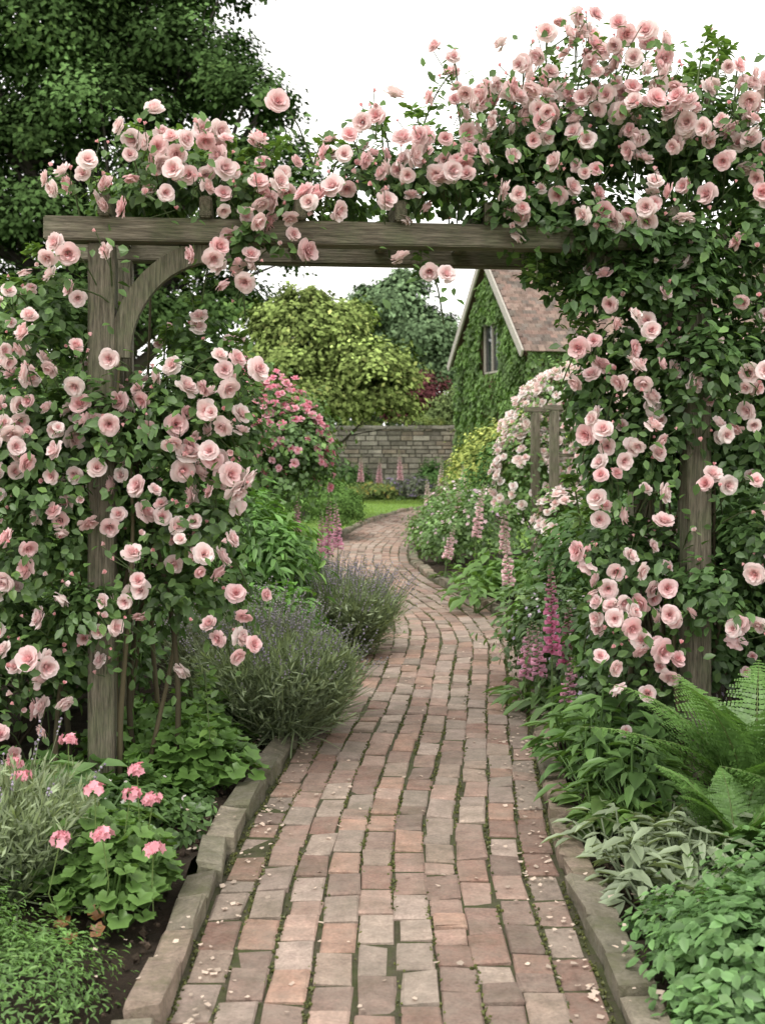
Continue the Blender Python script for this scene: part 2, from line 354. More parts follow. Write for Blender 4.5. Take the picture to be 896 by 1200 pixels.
# ---------------------------------------------------------------- garden arch
def timber(name,p0,p1,w_,t_,parent,mat=WOOD,bev=.006,roll=None):
    p0=Vector(p0);p1=Vector(p1); L=(p1-p0).length; bm=bmesh.new()
    bmesh.ops.create_cube(bm,size=1); bmesh.ops.scale(bm,vec=(w_,t_,L),verts=bm.verts)
    bmesh.ops.bevel(bm,geom=bm.edges[:],offset=bev,segments=2,affect='EDGES')
    me=bpy.data.meshes.new(name); bm.to_mesh(me); bm.free(); me.materials.append(mat)
    o=bpy.data.objects.new(name,me); scene.collection.objects.link(o); o.parent=parent
    z=(p1-p0).normalized(); y=Vector((0,1,0)) if abs(z.y)<.9 else Vector((0,0,1)); x=y.cross(z).normalized(); y=z.cross(x)
    o.matrix_local=Matrix.Translation((p0+p1)/2)@Matrix((x,y,z)).transposed().to_4x4()
    return o
def empty(name,loc=(0,0,0),rz=0):
    e=bpy.data.objects.new(name,None); e.location=loc; e.rotation_euler=(0,0,rz); scene.collection.objects.link(e); return e
AY=4.87; SL=.11; AX=-1.14
arch=empty('garden_arch',(AX,AY,0),math.atan(SL)); AW=2.5; AD=.72
for i,(x,y) in enumerate([(0,0),(AW,0),(0,AD),(AW,AD)]):
    timber('post_%d'%(i+1),(x,y,-.05),(x,y,2.262 if y==0 else 2.302),.105,.105,arch)
timber('beam_1',(-.22,-.035,2.312),(AW+.12,-.035,2.312),.095,.125,arch)
timber('beam_2',(-.22,AD+.035,2.342),(AW+.12,AD+.035,2.342),.075,.10,arch)
for i,x in enumerate([.42,.80,1.21,1.58,1.98,2.36,.02]):
    timber('rafter_%d'%(i+1),(x,-.13,2.402),(x,AD+.13,2.402),.05,.085,arch)
def brace(name,x0,x1,y):
    bm=bmesh.new(); K=14; rows=[]
    for k in range(K+1):
        a=math.pi/2*k/K
        cx=x1+(x0-x1)*math.cos(a); cz=1.80+.44*math.sin(a)
        nx=(x0-x1)*math.cos(a)/abs(x0-x1); nz=math.sin(a)
        row=[]
        for o_,yy_ in ((-.042,-.03),(.042,-.03),(.042,.03),(-.042,.03)):
            row.append(bm.verts.new((cx+nx*o_,y+yy_,min(cz+nz*o_,2.262) )))
        rows.append(row)
    for k in range(K):
        for j in range(4): bm.faces.new((rows[k][j],rows[k][(j+1)%4],rows[k+1][(j+1)%4],rows[k+1][j]))
    bm.faces.new(rows[0]); bm.faces.new(rows[-1][::-1]); bmesh.ops.recalc_face_normals(bm,faces=bm.faces)
    me=bpy.data.meshes.new(name); bm.to_mesh(me); bm.free(); me.materials.append(WOOD)
    o=bpy.data.objects.new(name,me); scene.collection.objects.link(o); o.parent=arch
brace('brace_1',.07,.47,0); brace('brace_2',AW-.07,AW-.47,0)
for sx,x in (('a',0),('b',AW)):
    for k in range(8): timber('trellis_rung_%s%d'%(sx,k),(x,.054,.18+.27*k),(x,AD-.054,.18+.27*k),.03,.022,arch,bev=.003)
    for k in (1,2): timber('trellis_upright_%s%d'%(sx,k),(x+.024,AD*k/3,.05),(x+.024,AD*k/3,2.24),.022,.03,arch,bev=.003)

def ap(u,v,off=0.):
    """elevation survey of the arch: drawing units -> metres on the arch plane"""
    x0=(u-448)/287; d=AY+SL*(x0-AX); x=(u-448)/1400*d; z=1.45-(v-520)/1400*d
    return np.array([x,d+off,z])
def ae(u,v,ru,rv,off=.25,rd=.38): p=ap(u,v,off); return (p[0],p[1],p[2],ru/280,rd,rv/280)
lp=ap(122,500); rp=ap(818,500)
def keepL(p):
    near=(abs(p[:,0]-lp[0])<.075)&(p[:,1]<AY+.1); z=p[:,2]
    clear=((z>1.80)&(z<2.36))|((z>.90)&(z<1.15))|(z<.55)
    beam=(p[:,0]<-.69)&(z>2.22)&(z<2.375)&(p[:,1]<AY+.15)
    gap=(p[:,0]>-1.05)&(p[:,0]<-.70)&(z>2.0)&(z<2.26)&(p[:,1]<AY+.25)
    return ~((near&clear)|beam|gap)
def keepR(p):
    near=(abs(p[:,0]-rp[0])<.07)&(p[:,1]<rp[1]+.06); z=p[:,2]
    clear=((z>1.04)&(z<1.34))|((z>.25)&(z<.58))
    beam=(p[:,0]<.45)&(p[:,0]>-.35)&(z>2.225)&(z<2.365)&(p[:,1]<AY+.22+SL*(p[:,0]-AX))
    under=(p[:,0]<.60)&(p[:,0]>-.7)&(z<2.22)&~((p[:,0]<.25)&(p[:,0]>.1)&(z>2.05))
    return ~((near&clear)|beam|under)
RBASE=np.array([(.94,.81,.785),(.93,.76,.745),(.94,.85,.82),(.92,.71,.705),(.94,.82,.80)])
def put_roses(b,cl,extra=.6):
    pos=[];nv=[];sz=[]
    for (u,v,k) in cl:
        c=ap(u+rng.normal(0,4),v+rng.normal(0,4),U(-.30,-.12)); k=k+(1 if k>1 and U(0,1)<extra else 0)
        start=len(pos); gdir=np.array([rng.normal(0,.6),-.8,.25]); cs=U(.9,1.08)
        for i in range(k):
            o=np.zeros(3)
            if i>0:
                for _ in range(14):
                    sp=.036+.007*_*.5
                    o=np.array([rng.normal(0,sp*1.15),rng.normal(0,sp*.8),rng.normal(-.008,sp)])
                    if min(np.linalg.norm(c+o-q) for q in pos[start:])>.058: break
            pos.append(c+o); nv.append(gdir+o*15+rng.normal(0,.4,3)); sz.append(U(.036,.057)*cs)
        for _ in range(rng.integers(0,4)):
            o=rng.normal(0,.055,3); b.add(BUD,(c+o)[None],frames(np.array([[0,-.3,.8]])+.7*rdir(1),rdir(1)),[U(.013,.024)],np.array([.90,.60,.60]),2)
            b.tube([c+np.array([0,.08,-.08]),c+o],.002,(.08,.12,.04),1,3)
        st=c+np.array([rng.normal(0,.1),.3,-.18]); t=np.linspace(0,1,6)[:,None]
        b.tube(st*(1-t)+c*t+np.array([0,0,.06])*np.sin(t*3.1),.0035,(.08,.11,.04),1,4)
        n=9; b.add(leaf,c+rng.normal(0,.07,(n,3))+np.array([0,.05,-.02]),frames(np.array([0,-.6,.5])+.6*rdir(n),rdir(n)-np.array([0,0,.3])),U(.035,.055,n),np.array([.06,.12,.035])*U(.7,1.3,n)[:,None],0)
    pos=np.array(pos);nv=np.array(nv);sz=np.array(sz); ty=rng.integers(0,10,len(pos))
    ty=np.where(ty==8,4,ty%4)
    for k in range(5):
        m=ty==k; t=ROSES[k] if k<4 else BUD; n=m.sum()
        b.add(t,pos[m],frames(nv[m],rdir(n)),sz[m]*(1 if k<4 else .62),RBASE[rng.integers(5,size=n)]*U(.92,1.03,n)[:,None],2)
        b.add(sepal,pos[m],frames(-nv[m],rdir(n)),sz[m],(.08,.13,.05),0)
def shoots(b,lst):
    for (u0,v0,u1,v1,fl) in lst:
        a=ap(u0,v0,U(.0,.3)); e=ap(u1,v1,U(-.1,.3)); t=np.linspace(0,1,12)[:,None]
        bow=np.array([0,rng.normal(0,.05),.12])
        pts=a*(1-t)+e*t+bow*np.sin(t*math.pi)*.6; b.tube(pts,.0045*(1.2-.75*t[:,0]),(.09,.13,.04),1,4)
        for q in range(3,12):
            for _ in range(5):
                o=rdir(1)[0]; d=nrm(o+np.array([0,0,-.1]))
                p=pts[q]+d*.01; b.add(leaf,p[None],frames(np.array([[0,0,1.]])+.6*rdir(1),d[None]),[U(.03,.055)],np.array([.075,.14,.035])*U(.8,1.4),0)
        if fl:
            k=fl; p=e+rng.normal(0,.026,(k,3)); p[0]=e; b.add(BUD if fl==1 else ROSES[rng.integers(4)],p,frames(np.array([0,-.4,.8])+.5*rdir(k),rdir(k)),U(.02,.03,k) if fl==1 else U(.038,.048,k),RBASE[rng.integers(5,size=k)],2)
            for q in p: b.tube([pts[9],(pts[9]+q)/2+np.array([0,0,.005]),q],.0028,(.09,.13,.04),1,3)
def canes(b,x,y,ztop,k,spread=.25):
    for i in range(k):
        z=np.linspace(0,ztop*U(.6,1),16); ph=U(0,6,2); am=U(.03,.12)
        px=x+U(-1,1)*spread*np.clip(1-z/2.2,.3,1)+am*np.sin(z*U(2,4)+ph[0]); py=y+.35+U(-.4,.35)+am*np.sin(z*U(2,4)+ph[1])
        b.tube(np.stack([px,py,z],1),np.linspace(.012,.005,16)*U(.7,1.3),np.array([.09,.075,.04])*U(.7,1.3),1,6)
DG=(.050,.10,.032); MG=(.085,.16,.042)
EL=[ae(45,400,70,90),ae(55,540,110,110,.15),ae(195,530,75,100,.15),ae(235,450,45,60),ae(215,630,65,80,.15),ae(55,660,90,90,.15),ae(205,720,75,65,.2),ae(40,780,90,75,.2),ae(262,500,30,90,.3,.3),
    ae(150,232,55,32,.25,.3),ae(210,215,60,45,.25,.35),ae(280,225,45,45,.25,.35),ae(330,238,38,36,.2,.3),ae(292,295,28,34,-.05,.15),ae(385,232,34,22,.2,.3),ae(125,600,60,40,.4,.25),ae(-60,560,80,160),ae(-60,760,80,100),ae(200,390,40,40,.45,.3)]
FL=[ae(128,515,42,68,-.12,.13),ae(112,715,40,38,-.12,.12),ae(60,600,50,50,-.1,.14)]
CL=[(145,428,1),(110,412,1),(72,437,2),(45,445,3),(62,475,1),(125,495,4),(185,503,1),(85,535,1),(40,530,3),(12,545,3),(160,562,4),(90,590,5),(30,627,3),(190,685,4),(65,722,1),(108,745,1),(150,730,1),(215,630,3),(245,640,4),(265,650,3),(232,480,4),(215,500,3),(240,522,4),(265,535,4),(270,425,3),(285,690,3),(270,740,4),(75,765,2),(62,818,3),(20,850,4),(8,880,2),(283,455,2),(18,500,3),(20,410,2),(5,590,2),(100,345,2),(35,360,1),(225,785,1),(195,570,2),(250,570,3),(10,690,3),(130,690,1),(30,800,2),(55,400,2),(15,730,2),(80,600,2),(275,500,3),(255,480,3),(225,550,3),(272,560,3),(30,470,3),(15,575,3),(140,500,2),(60,440,2),(55,655,2),(95,675,2),(140,715,2),(175,640,2),(120,770,1),(45,760,2),(200,600,2),(150,600,2),(210,430,2),(180,470,2),(75,500,2),(105,550,2),
    (155,162,2),(200,163,4),(243,162,3),(210,197,3),(112,215,3),(168,202,2),(150,315,1),(62,320,3),(92,302,3),(270,240,2),(285,262,3),(268,298,3),(287,320,4),(330,298,4),(335,212,3),(330,150,1),(285,220,2),(383,242,5),(235,225,2),(140,235,3),(180,235,2),(262,195,3),(305,185,1),(330,250,2),(95,222,2),(185,185,3),(220,180,3),(260,215,2),(300,235,2)]
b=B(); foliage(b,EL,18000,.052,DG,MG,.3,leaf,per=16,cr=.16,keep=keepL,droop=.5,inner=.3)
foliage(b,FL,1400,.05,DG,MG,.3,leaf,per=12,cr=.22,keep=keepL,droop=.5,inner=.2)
put_roses(b,CL)
for k in range(4): flowers(b,EL,38,.038,RBASE,ROSES[k],keep=keepL)
flowers(b,EL,140,.019,[(.90,.60,.60)],BUD,out=1.02,keep=keepL)
shoots(b,[(170,220,158,158,0),(200,220,203,155,0),(240,220,243,158,0),(300,220,330,152,0),(130,230,105,205,1),(360,230,385,160,2),(250,240,225,155,1),(285,230,300,175,2),(60,330,40,300,1),(20,380,5,330,0),(200,300,225,380,2),(180,450,190,380,1),(260,430,285,400,1),(230,800,250,860,0),(150,200,175,150,1),(190,200,215,148,1),(260,200,270,170,0)])
canes(b,lp[0],AY,2.2,14); b.build('climbing_rose',PM)
ER=[ae(440,205,45,42),ae(500,215,60,50),ae(570,190,70,75),ae(640,165,65,85),ae(700,160,80,85),ae(770,170,80,85),ae(850,190,80,95),ae(930,210,80,110),ae(625,245,55,42),ae(700,262,80,60),
    ae(745,340,70,80),ae(830,340,90,100),ae(880,430,90,110),ae(765,430,65,90),ae(800,520,85,80),ae(885,560,80,110),ae(745,560,50,80),ae(745,680,52,70),ae(835,690,75,80),ae(895,700,70,90),ae(725,770,38,50),ae(860,790,60,60),ae(705,480,28,60,.3,.25),ae(980,500,90,200),ae(960,750,80,100),ae(498,322,12,14,0,.08),
    ae(655,325,32,30,.1,.2),ae(690,350,30,40,.1,.2)]
FR=[ae(800,350,60,60,-.12,.16),ae(815,450,50,85,-.14,.14),ae(822,705,46,55,-.14,.14),ae(655,282,58,24,-.12,.13),ae(725,290,60,38,-.14,.16),ae(790,300,50,50,-.12,.16),ae(590,262,42,20,-.08,.12),ae(740,345,40,40,-.1,.14),ae(880,300,50,70,-.1,.16),ae(870,640,40,60,-.1,.14)]
CR=[(445,150,3),(430,190,3),(480,235,3),(455,245,1),(545,135,2),(570,120,3),(560,197,1),(590,165,3),(605,102,3),(660,50,3),(712,88,1),(748,72,3),(700,130,4),(785,168,5),(768,150,3),(720,158,2),(635,177,1),(647,210,1),(690,210,3),(695,247,4),(745,257,5),(617,266,5),(525,207,2),(500,170,3),(530,75,2),(515,182,3),(855,147,3),(885,147,3),(882,182,2),(870,240,2),(810,240,1),(805,295,4),(790,312,2),(750,222,2),(862,120,3),
    (730,430,3),(745,380,3),(725,352,2),(790,402,3),(850,445,2),(867,450,1),(830,500,2),(855,490,3),(757,527,1),(710,555,3),(700,520,3),(690,490,2),(760,680,3),(772,722,3),(800,622,1),(870,652,5),(895,650,3),(720,700,4),(700,722,3),(692,682,3),(885,705,4),(745,807,1),(716,842,1),(498,330,2),(690,412,3),(742,475,2),(845,365,1),(880,370,2),(890,500,3),(735,745,3),(748,500,2),(700,590,3),(685,640,2),(870,560,1),(760,610,1),(685,440,3),(615,120,3),(640,100,2),(680,90,3),(820,115,3),(765,110,2),(475,200,3),(405,200,2),(545,165,3),(665,230,3),(665,165,3),(835,200,2),(790,230,1),(690,100,3),(715,60,2),(540,215,2),(575,235,2),(415,170,1),(590,200,2),(860,300,2),(780,760,2),(710,770,2),
    (690,75,3),(725,115,3),(600,130,3),(575,150,3),(635,75,3),(800,150,3),(845,100,3),(885,110,3),(890,210,2),(830,160,2),(740,140,3),(665,65,2),(515,215,2),(465,215,2),(420,215,3),(705,385,2),(715,455,2),(775,90,2),(620,150,3),(655,120,3),(560,130,3),(500,200,3),(530,150,3),(745,180,3),(760,240,2),(730,95,3),(815,180,2),(870,175,3),(780,440,2),(820,550,2),(735,650,3),(760,570,2),(880,600,2),(820,400,1),(770,345,1),(845,720,2)]
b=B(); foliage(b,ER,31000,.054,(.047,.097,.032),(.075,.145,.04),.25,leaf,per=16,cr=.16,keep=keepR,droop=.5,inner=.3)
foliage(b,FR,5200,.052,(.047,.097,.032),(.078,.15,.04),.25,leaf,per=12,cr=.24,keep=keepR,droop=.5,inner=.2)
put_roses(b,CR)
for k in range(4): flowers(b,ER,58,.037,RBASE,ROSES[k],keep=keepR)
flowers(b,ER,240,.019,[(.90,.60,.60)],BUD,out=1.02,keep=keepR)
shoots(b,[(440,190,385,165,2),(450,190,445,120,1),(480,190,530,80,2),(500,190,482,105,1),(600,140,605,85,0),(650,120,660,45,0),(690,120,700,45,2),(730,120,760,60,1),(780,120,795,80,1),(820,120,850,15,1),(840,120,865,45,0),(850,130,825,50,0),(860,150,890,85,1),(810,110,800,95,2),(570,150,575,95,1),(500,290,492,310,0),(640,300,625,330,0),(660,300,650,340,0),(640,290,612,320,0),(700,600,680,640,0),(690,620,672,560,0),(720,760,690,790,0),(740,380,690,350,0),(850,120,870,35,0),(830,130,845,60,0),(545,170,550,110,1),(620,120,640,85,1),(700,330,655,380,0),(700,380,665,420,0),(840,110,858,25,0),(790,110,775,60,0)])
canes(b,rp[0],rp[1],2.3,14); b.build('climbing_rose',PM)

# ---------------------------------------------------------------- small plants
def lavender(name,x,y,r,h,n=1500,fl=220,fc=(.46,.41,.50),gc=(.135,.185,.105)):
    b=B(); a=U(0,6.28,n); rr=r*U(0,1,n)**.6*.55; p=np.stack([x+rr*np.cos(a),y+rr*np.sin(a),U(.0,.12,n)],1)
    d=np.stack([np.cos(a)*rr/r*1.2,np.sin(a)*rr/r*1.2,np.full(n,1.)],1)+.17*rng.normal(size=(n,3)); d[:,2]=np.abs(d[:,2]); d=nrm(d)
    nv=rdir(n); gc=np.array(gc)
    b.add(blade,p,frames(nv,d),np.stack([np.full(n,.17),h*U(.45,.95,n),np.full(n,.3)],1),gc*U(.6,1.35,n)[:,None],0)
    L=h*U(.5,.9,n)
    for t in (.3,.45,.6,.75,.9):
        q=p+d*(L*t)[:,None]
        for _ in range(3):
            b.add(leafq,q,frames(rdir(n),d+.55*rdir(n)),np.stack([np.full(n,.014),U(.04,.07,n),np.full(n,.02)],1),gc*U(.6,1.4,n)[:,None]*(.7+.5*t),0)
    i=rng.choice(n,fl,replace=False); q=p[i]; dd=d[i]; Ls=h*U(.9,1.2,fl)
    for k in range(fl):
        t=np.linspace(0,1,4)[:,None]; b.tube(q[k]+dd[k]*Ls[k]*t,.0016,(.12,.16,.09),0,3)
    for t in np.linspace(0,.12,5):
        qq=q+dd*(Ls*(1-t))[:,None]+rng.normal(0,.003,(fl,3))
        b.add(clod,qq,frames(rdir(fl),rdir(fl)),U(.004,.007,fl),np.array(fc)*U(.6,1.3,fl)[:,None],2)
    b.build(name,PM)
lavender('lavender_bush',-.52,5.95,.37,.47,2900,220)
lavender('lavender_bush',-.78,6.5,.36,.52,1700,360,(.50,.46,.48),(.12,.15,.10))
lavender('lavender_bush',-.30,8.3,.38,.50,2500,420,(.48,.42,.52))
lavender('lavender_bush',-1.22,3.75,.25,.40,700,20)
def rosette(b,x,y,n,L,col,tmpl=broad,hh=.25,spread=.25,var=.25,mi=0,arch_=.5):
    a=U(0,6.28,n); k=U(0,1,n)**.7; p=np.stack([x+np.cos(a)*k*spread,y+np.sin(a)*k*spread,hh*(1-.6*k)*U(.5,1.1,n)],1)
    d=np.stack([np.cos(a),np.sin(a),arch_*(1-k)+U(-.25,.45,n)],1)+.3*rdir(n); nv=np.array([0,0,1.])+.3*rdir(n)+np.stack([np.cos(a)*.3,np.sin(a)*.3,np.zeros(n)],1)
    b.add(tmpl,p,frames(nv,d),L*U(.6,1.15,n),np.array(col)*U(1-var,1+var,n)[:,None],mi)
    for i in range(0,n,3): b.tube([(x+U(-.03,.03),y+U(-.03,.03),0),p[i]],.004,np.array(col)*.9,0,4)
# pelargonium
b=B()
for i in range(16):
    a=U(0,6.28); r=U(0,.26); rosette(b,-.89+r*math.cos(a),3.75+r*math.sin(a)*.9,38,.07,(.07,.14,.037),geranleaf,.33*(1-r*1.2),.12,arch_=.2)
fl=[(-1.13,3.75,.40),(-.87,3.62,.40),(-.80,3.9,.38),(-.82,3.5,.30),(-.72,3.75,.33),(-.93,3.45,.30),(-.68,3.55,.24),(-1.05,4.0,.45),(-1.2,3.9,.4),(-.78,3.7,.36)]
for f in fl:
    f=np.array(f); s0=np.array([f[0]*.97-.02,f[1],.05]); b.tube([s0,(s0+f)/2+rng.normal(0,.012,3),f],.0022,(.10,.16,.05),0,4); n=20; d=rdir(n); d[:,2]=abs(d[:,2])*.8
    b.add(floret,f+d*U(.015,.032,(n,1)),frames(d+.4*rdir(n),rdir(n)),U(.011,.018,n),np.array([(.88,.44,.50)])*U(.8,1.1,n)[:,None],2)
n=5; b.add(geranleaf,np.stack([U(-1.1,-.7,n),U(3.35,3.6,n),U(.04,.10,n)],1),frames(np.array([0,-.4,.9])+.3*rdir(n),rdir(n)),U(.04,.055,n),np.array([[.16,.085,.035]])*U(.6,1.1,n)[:,None],0)
b.build('pink_geranium',PM)
def carpet(name,pts,n,L,col,tmpl,hh,spread,**k):
    b=B()
    for (x,y) in pts: rosette(b,x,y,n,L,np.array(col)*U(.8,1.2),tmpl,hh*U(.8,1.2),spread,**k)
    return b.build(name,PM)
def scat(x0,x1,y0,y1,n): return list(zip(U(x0,x1,n),U(y0,y1,n)))
carpet('alchemilla_plant',scat(-1.25,-.66,4.9,5.7,18),36,.09,(.08,.165,.04),geranleaf,.30,.17,arch_=.2)
carpet('cranesbill_plant',scat(-1.5,-.95,4.1,4.8,14),30,.085,(.06,.13,.035),geranleaf,.22,.16,arch_=.2)
carpet('lungwort_plant',scat(-1.5,-1.0,4.1,4.5,7),14,.22,(.08,.15,.055),lance,.3,.12,arch_=.9)
shrub('currant_bush',[(-1.75,5.7,.35,.45,.35,.45),(-2.1,5.2,.3,.4,.4,.4),(-1.45,6.0,.3,.35,.3,.35)],5000,.06,(.055,.11,.034),(.08,.15,.04),.25,leaf,per=14)
shrub('santolina_mound',[(-.93,3.05,.0,.24,.3,.20),(-1.2,3.2,.02,.25,.3,.26)],9000,.022,(.075,.155,.042),(.105,.20,.055),.3,lance,stem=2,up=.8,droop=-.6,cr=.15)
shrub('catmint_mound',[(-.80,4.35,.0,.14,.2,.13),(-.95,4.55,.0,.2,.2,.2),(-.74,4.7,0,.08,.2,.1)],2000,.04,(.06,.12,.037),tmpl=leaf,stem=2,fl=(30,.012,[(.85,.8,.75)],floret))
carpet('hosta_plant',[(1.0,4.75),(1.15,5.0),(.9,5.1),(1.12,5.35)],50,.12,(.065,.135,.042),broad,.38,.2,arch_=1.2)
carpet('campanula_plant',[(.84,5.3),(.84,4.8),(1.0,5.6),(.92,4.95),(1.05,5.15),(.95,4.55)],50,.12,(.075,.15,.045),lance,.42,.17,arch_=1.3)
carpet('lambs_ear_plant',scat(.76,1.15,3.55,4.3,20),30,.11,(.14,.19,.12),lance,.2,.12,arch_=.9)
carpet('primrose_plant',scat(.76,.95,4.3,4.7,5),22,.12,(.085,.16,.045),broad,.14,.08,arch_=.6)
shrub('lemon_balm_plant',[(.98,3.15,.04,.25,.35,.22),(1.25,3.4,.08,.3,.3,.26),(.82,2.8,.0,.14,.3,.12),(.86,3.45,0,.14,.2,.13)],6500,.042,(.075,.155,.055),(.10,.19,.07),.3,leaf,stem=4,up=.8,per=14)
def fern(name,x,y,n,L,seed):
    b=B()
    for i in range(n):
        a=2*math.pi*i/n+U(-.25,.25); l=L*U(.75,1.1); lean=U(.35,.9); K=30; t=np.linspace(0,1,K); out=l*lean*(.5*t+.55*t*t); z=.04+l*(1.15*t-(.2+.3*lean)*t**2.5)*(1.1-.4*lean)
        pts=np.stack([x+np.cos(a)*out,y+np.sin(a)*out,z],1); b.tube(pts,np.linspace(.004,.001,K),(.09,.13,.045),0,4)
        tg_=nrm(np.gradient(pts,axis=0)); side=np.array([-math.sin(a),math.cos(a),0]); up=nrm(np.cross(side,tg_)); up*=np.sign(up[:,2:3]+1e-6)
        for sd in (-1,1):
            for q in range(3,K):
                pl=l*.21*math.sin(math.pi*min(1,(t[q]*.9+.1))**.8)*U(.9,1.08)+.008
                d=nrm(side*sd+tg_[q]*.4-up[q]*.15+rng.normal(0,.06,3)); m=9; s_=np.linspace(.06,1,m)
                pp=pts[q]+d*pl*s_[:,None]-np.array([0,0,.15])*pl*(s_[:,None]**2)
                for s2 in (-1,1):
                    dd=nrm(tg_[q]*s2+d*.6); ln=pl*.17*(1-.8*s_)+.004
                    b.add(leafq,pp,frames(np.repeat(up[q][None],m,0)+.2*rdir(m),np.repeat(dd[None],m,0)),np.stack([ln*1.5,ln,ln*.8],1),np.array([.08,.165,.045])*U(.8,1.15)*(.75+.4*t[q]),0)
    b.build(name,PM)
fern('fern',1.34,4.3,18,.78,1); fern('fern',1.18,3.98,13,.46,2); fern('fern',1.55,3.9,13,.6,3)
def foxglove(name,spikes,col,w=.034,dens=62):
    b=B()
    for (x,y,h) in spikes:
        lx,ly=rng.normal(0,.05,2); t=np.linspace(0,1,10)
        pts=np.stack([x+lx*t*t,y+ly*t*t,h*t],1); b.tube(pts,np.linspace(.006,.002,10),(.1,.17,.06),0,5)
        n=int(dens*h); tt=np.linspace(.42,.99,n); p=np.stack([np.interp(tt,t,pts[:,k]) for k in range(3)],1)
        a=np.arange(n)*2.4; d=np.stack([np.cos(a)*.8,np.sin(a)*.8-.4,np.full(n,-.75)],1); fr=(tt-.42)/.57; s=w*(1.05-.8*fr**1.5)
        c=np.array(col)*(1-fr[:,None]**3)+np.array([.25,.32,.15])*fr[:,None]**3
        b.add(bell,p,frames(np.array([0,0,1.])+.2*rdir(n),d),np.stack([s*.8,s*U(.9,1.15,n),s*.8],1),c*U(.8,1.15,n)[:,None],2)
        rosette(b,x,y,16,.17,(.08,.15,.05),lance,.16,.08)
    b.build(name,PM)
foxglove('foxglove',[(.88,6.2,.86),(.97,6.4,.6)],(.86,.36,.57),.045); foxglove('foxglove',[(.77,6.5,.42),(.84,6.4,.5),(.80,6.8,.46),(.9,5.9,.42)],(.86,.5,.64),.04)
foxglove('foxglove',[(-.52,11.3,.98),(-.78,11.0,.95),(-.6,11.7,.8),(-.74,10.6,.7),(-.45,12.3,.9),(-.9,12,1.0)],(.87,.52,.66),.05,50)
foxglove('foxglove',[(1.0,13,1.05),(.66,12.6,.6),(1.3,13.6,.9),(1.2,11.8,.9),(.9,14.6,1.0),(1.02,9.6,.75)],(.9,.68,.70),.055,50); foxglove('foxglove',[(.95,20,1.25),(1.15,20.5,1.1),(.8,21,.9),(1.2,17.5,1.2),(.95,16.2,1.0)],(.9,.74,.73),.06,45)
foxglove('foxglove',[(-.55,30,1.2),(-.1,30.3,1.1),(.45,30.2,1.3)],(.86,.6,.66),.08,45)

# ---------------------------------------------------------------- beds and shrubs
PINK=[(.86,.46,.54),(.88,.54,.60),(.84,.38,.48)]; WHITE=[(.92,.85,.79),(.93,.89,.85),(.91,.79,.75)]
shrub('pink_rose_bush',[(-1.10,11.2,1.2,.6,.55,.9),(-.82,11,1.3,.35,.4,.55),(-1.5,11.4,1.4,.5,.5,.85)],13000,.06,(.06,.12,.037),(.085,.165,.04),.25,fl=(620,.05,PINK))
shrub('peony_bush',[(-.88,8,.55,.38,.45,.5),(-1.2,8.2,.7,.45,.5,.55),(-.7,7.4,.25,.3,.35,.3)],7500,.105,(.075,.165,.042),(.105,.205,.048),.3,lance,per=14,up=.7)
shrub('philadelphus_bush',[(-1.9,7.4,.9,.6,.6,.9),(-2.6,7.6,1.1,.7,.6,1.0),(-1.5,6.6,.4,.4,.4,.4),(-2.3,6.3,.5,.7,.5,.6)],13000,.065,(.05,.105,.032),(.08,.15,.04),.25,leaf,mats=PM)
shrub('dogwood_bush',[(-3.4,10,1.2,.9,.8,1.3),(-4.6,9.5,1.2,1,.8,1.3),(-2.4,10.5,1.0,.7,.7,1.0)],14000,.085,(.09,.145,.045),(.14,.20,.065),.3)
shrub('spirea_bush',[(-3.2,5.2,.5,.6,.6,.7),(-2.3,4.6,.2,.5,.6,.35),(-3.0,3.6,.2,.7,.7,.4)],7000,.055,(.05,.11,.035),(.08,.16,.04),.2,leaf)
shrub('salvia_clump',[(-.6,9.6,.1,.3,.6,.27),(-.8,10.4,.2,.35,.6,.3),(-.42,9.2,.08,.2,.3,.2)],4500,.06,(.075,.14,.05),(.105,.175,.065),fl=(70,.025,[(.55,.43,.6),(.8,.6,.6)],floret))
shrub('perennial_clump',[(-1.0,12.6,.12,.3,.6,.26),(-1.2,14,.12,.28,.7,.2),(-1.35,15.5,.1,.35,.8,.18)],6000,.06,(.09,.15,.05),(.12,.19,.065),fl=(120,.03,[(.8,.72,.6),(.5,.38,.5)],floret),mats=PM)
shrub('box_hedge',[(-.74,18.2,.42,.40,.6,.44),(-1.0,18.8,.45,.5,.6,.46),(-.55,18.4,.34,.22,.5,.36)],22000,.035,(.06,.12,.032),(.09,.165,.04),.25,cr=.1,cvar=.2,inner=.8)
shrub('box_hedge',[(-1.9,17,.5,.5,1.2,.55),(-2.5,17,.6,.6,1.2,.7)],12000,.045,(.05,.105,.03),cr=.1,cvar=.2,inner=.8)
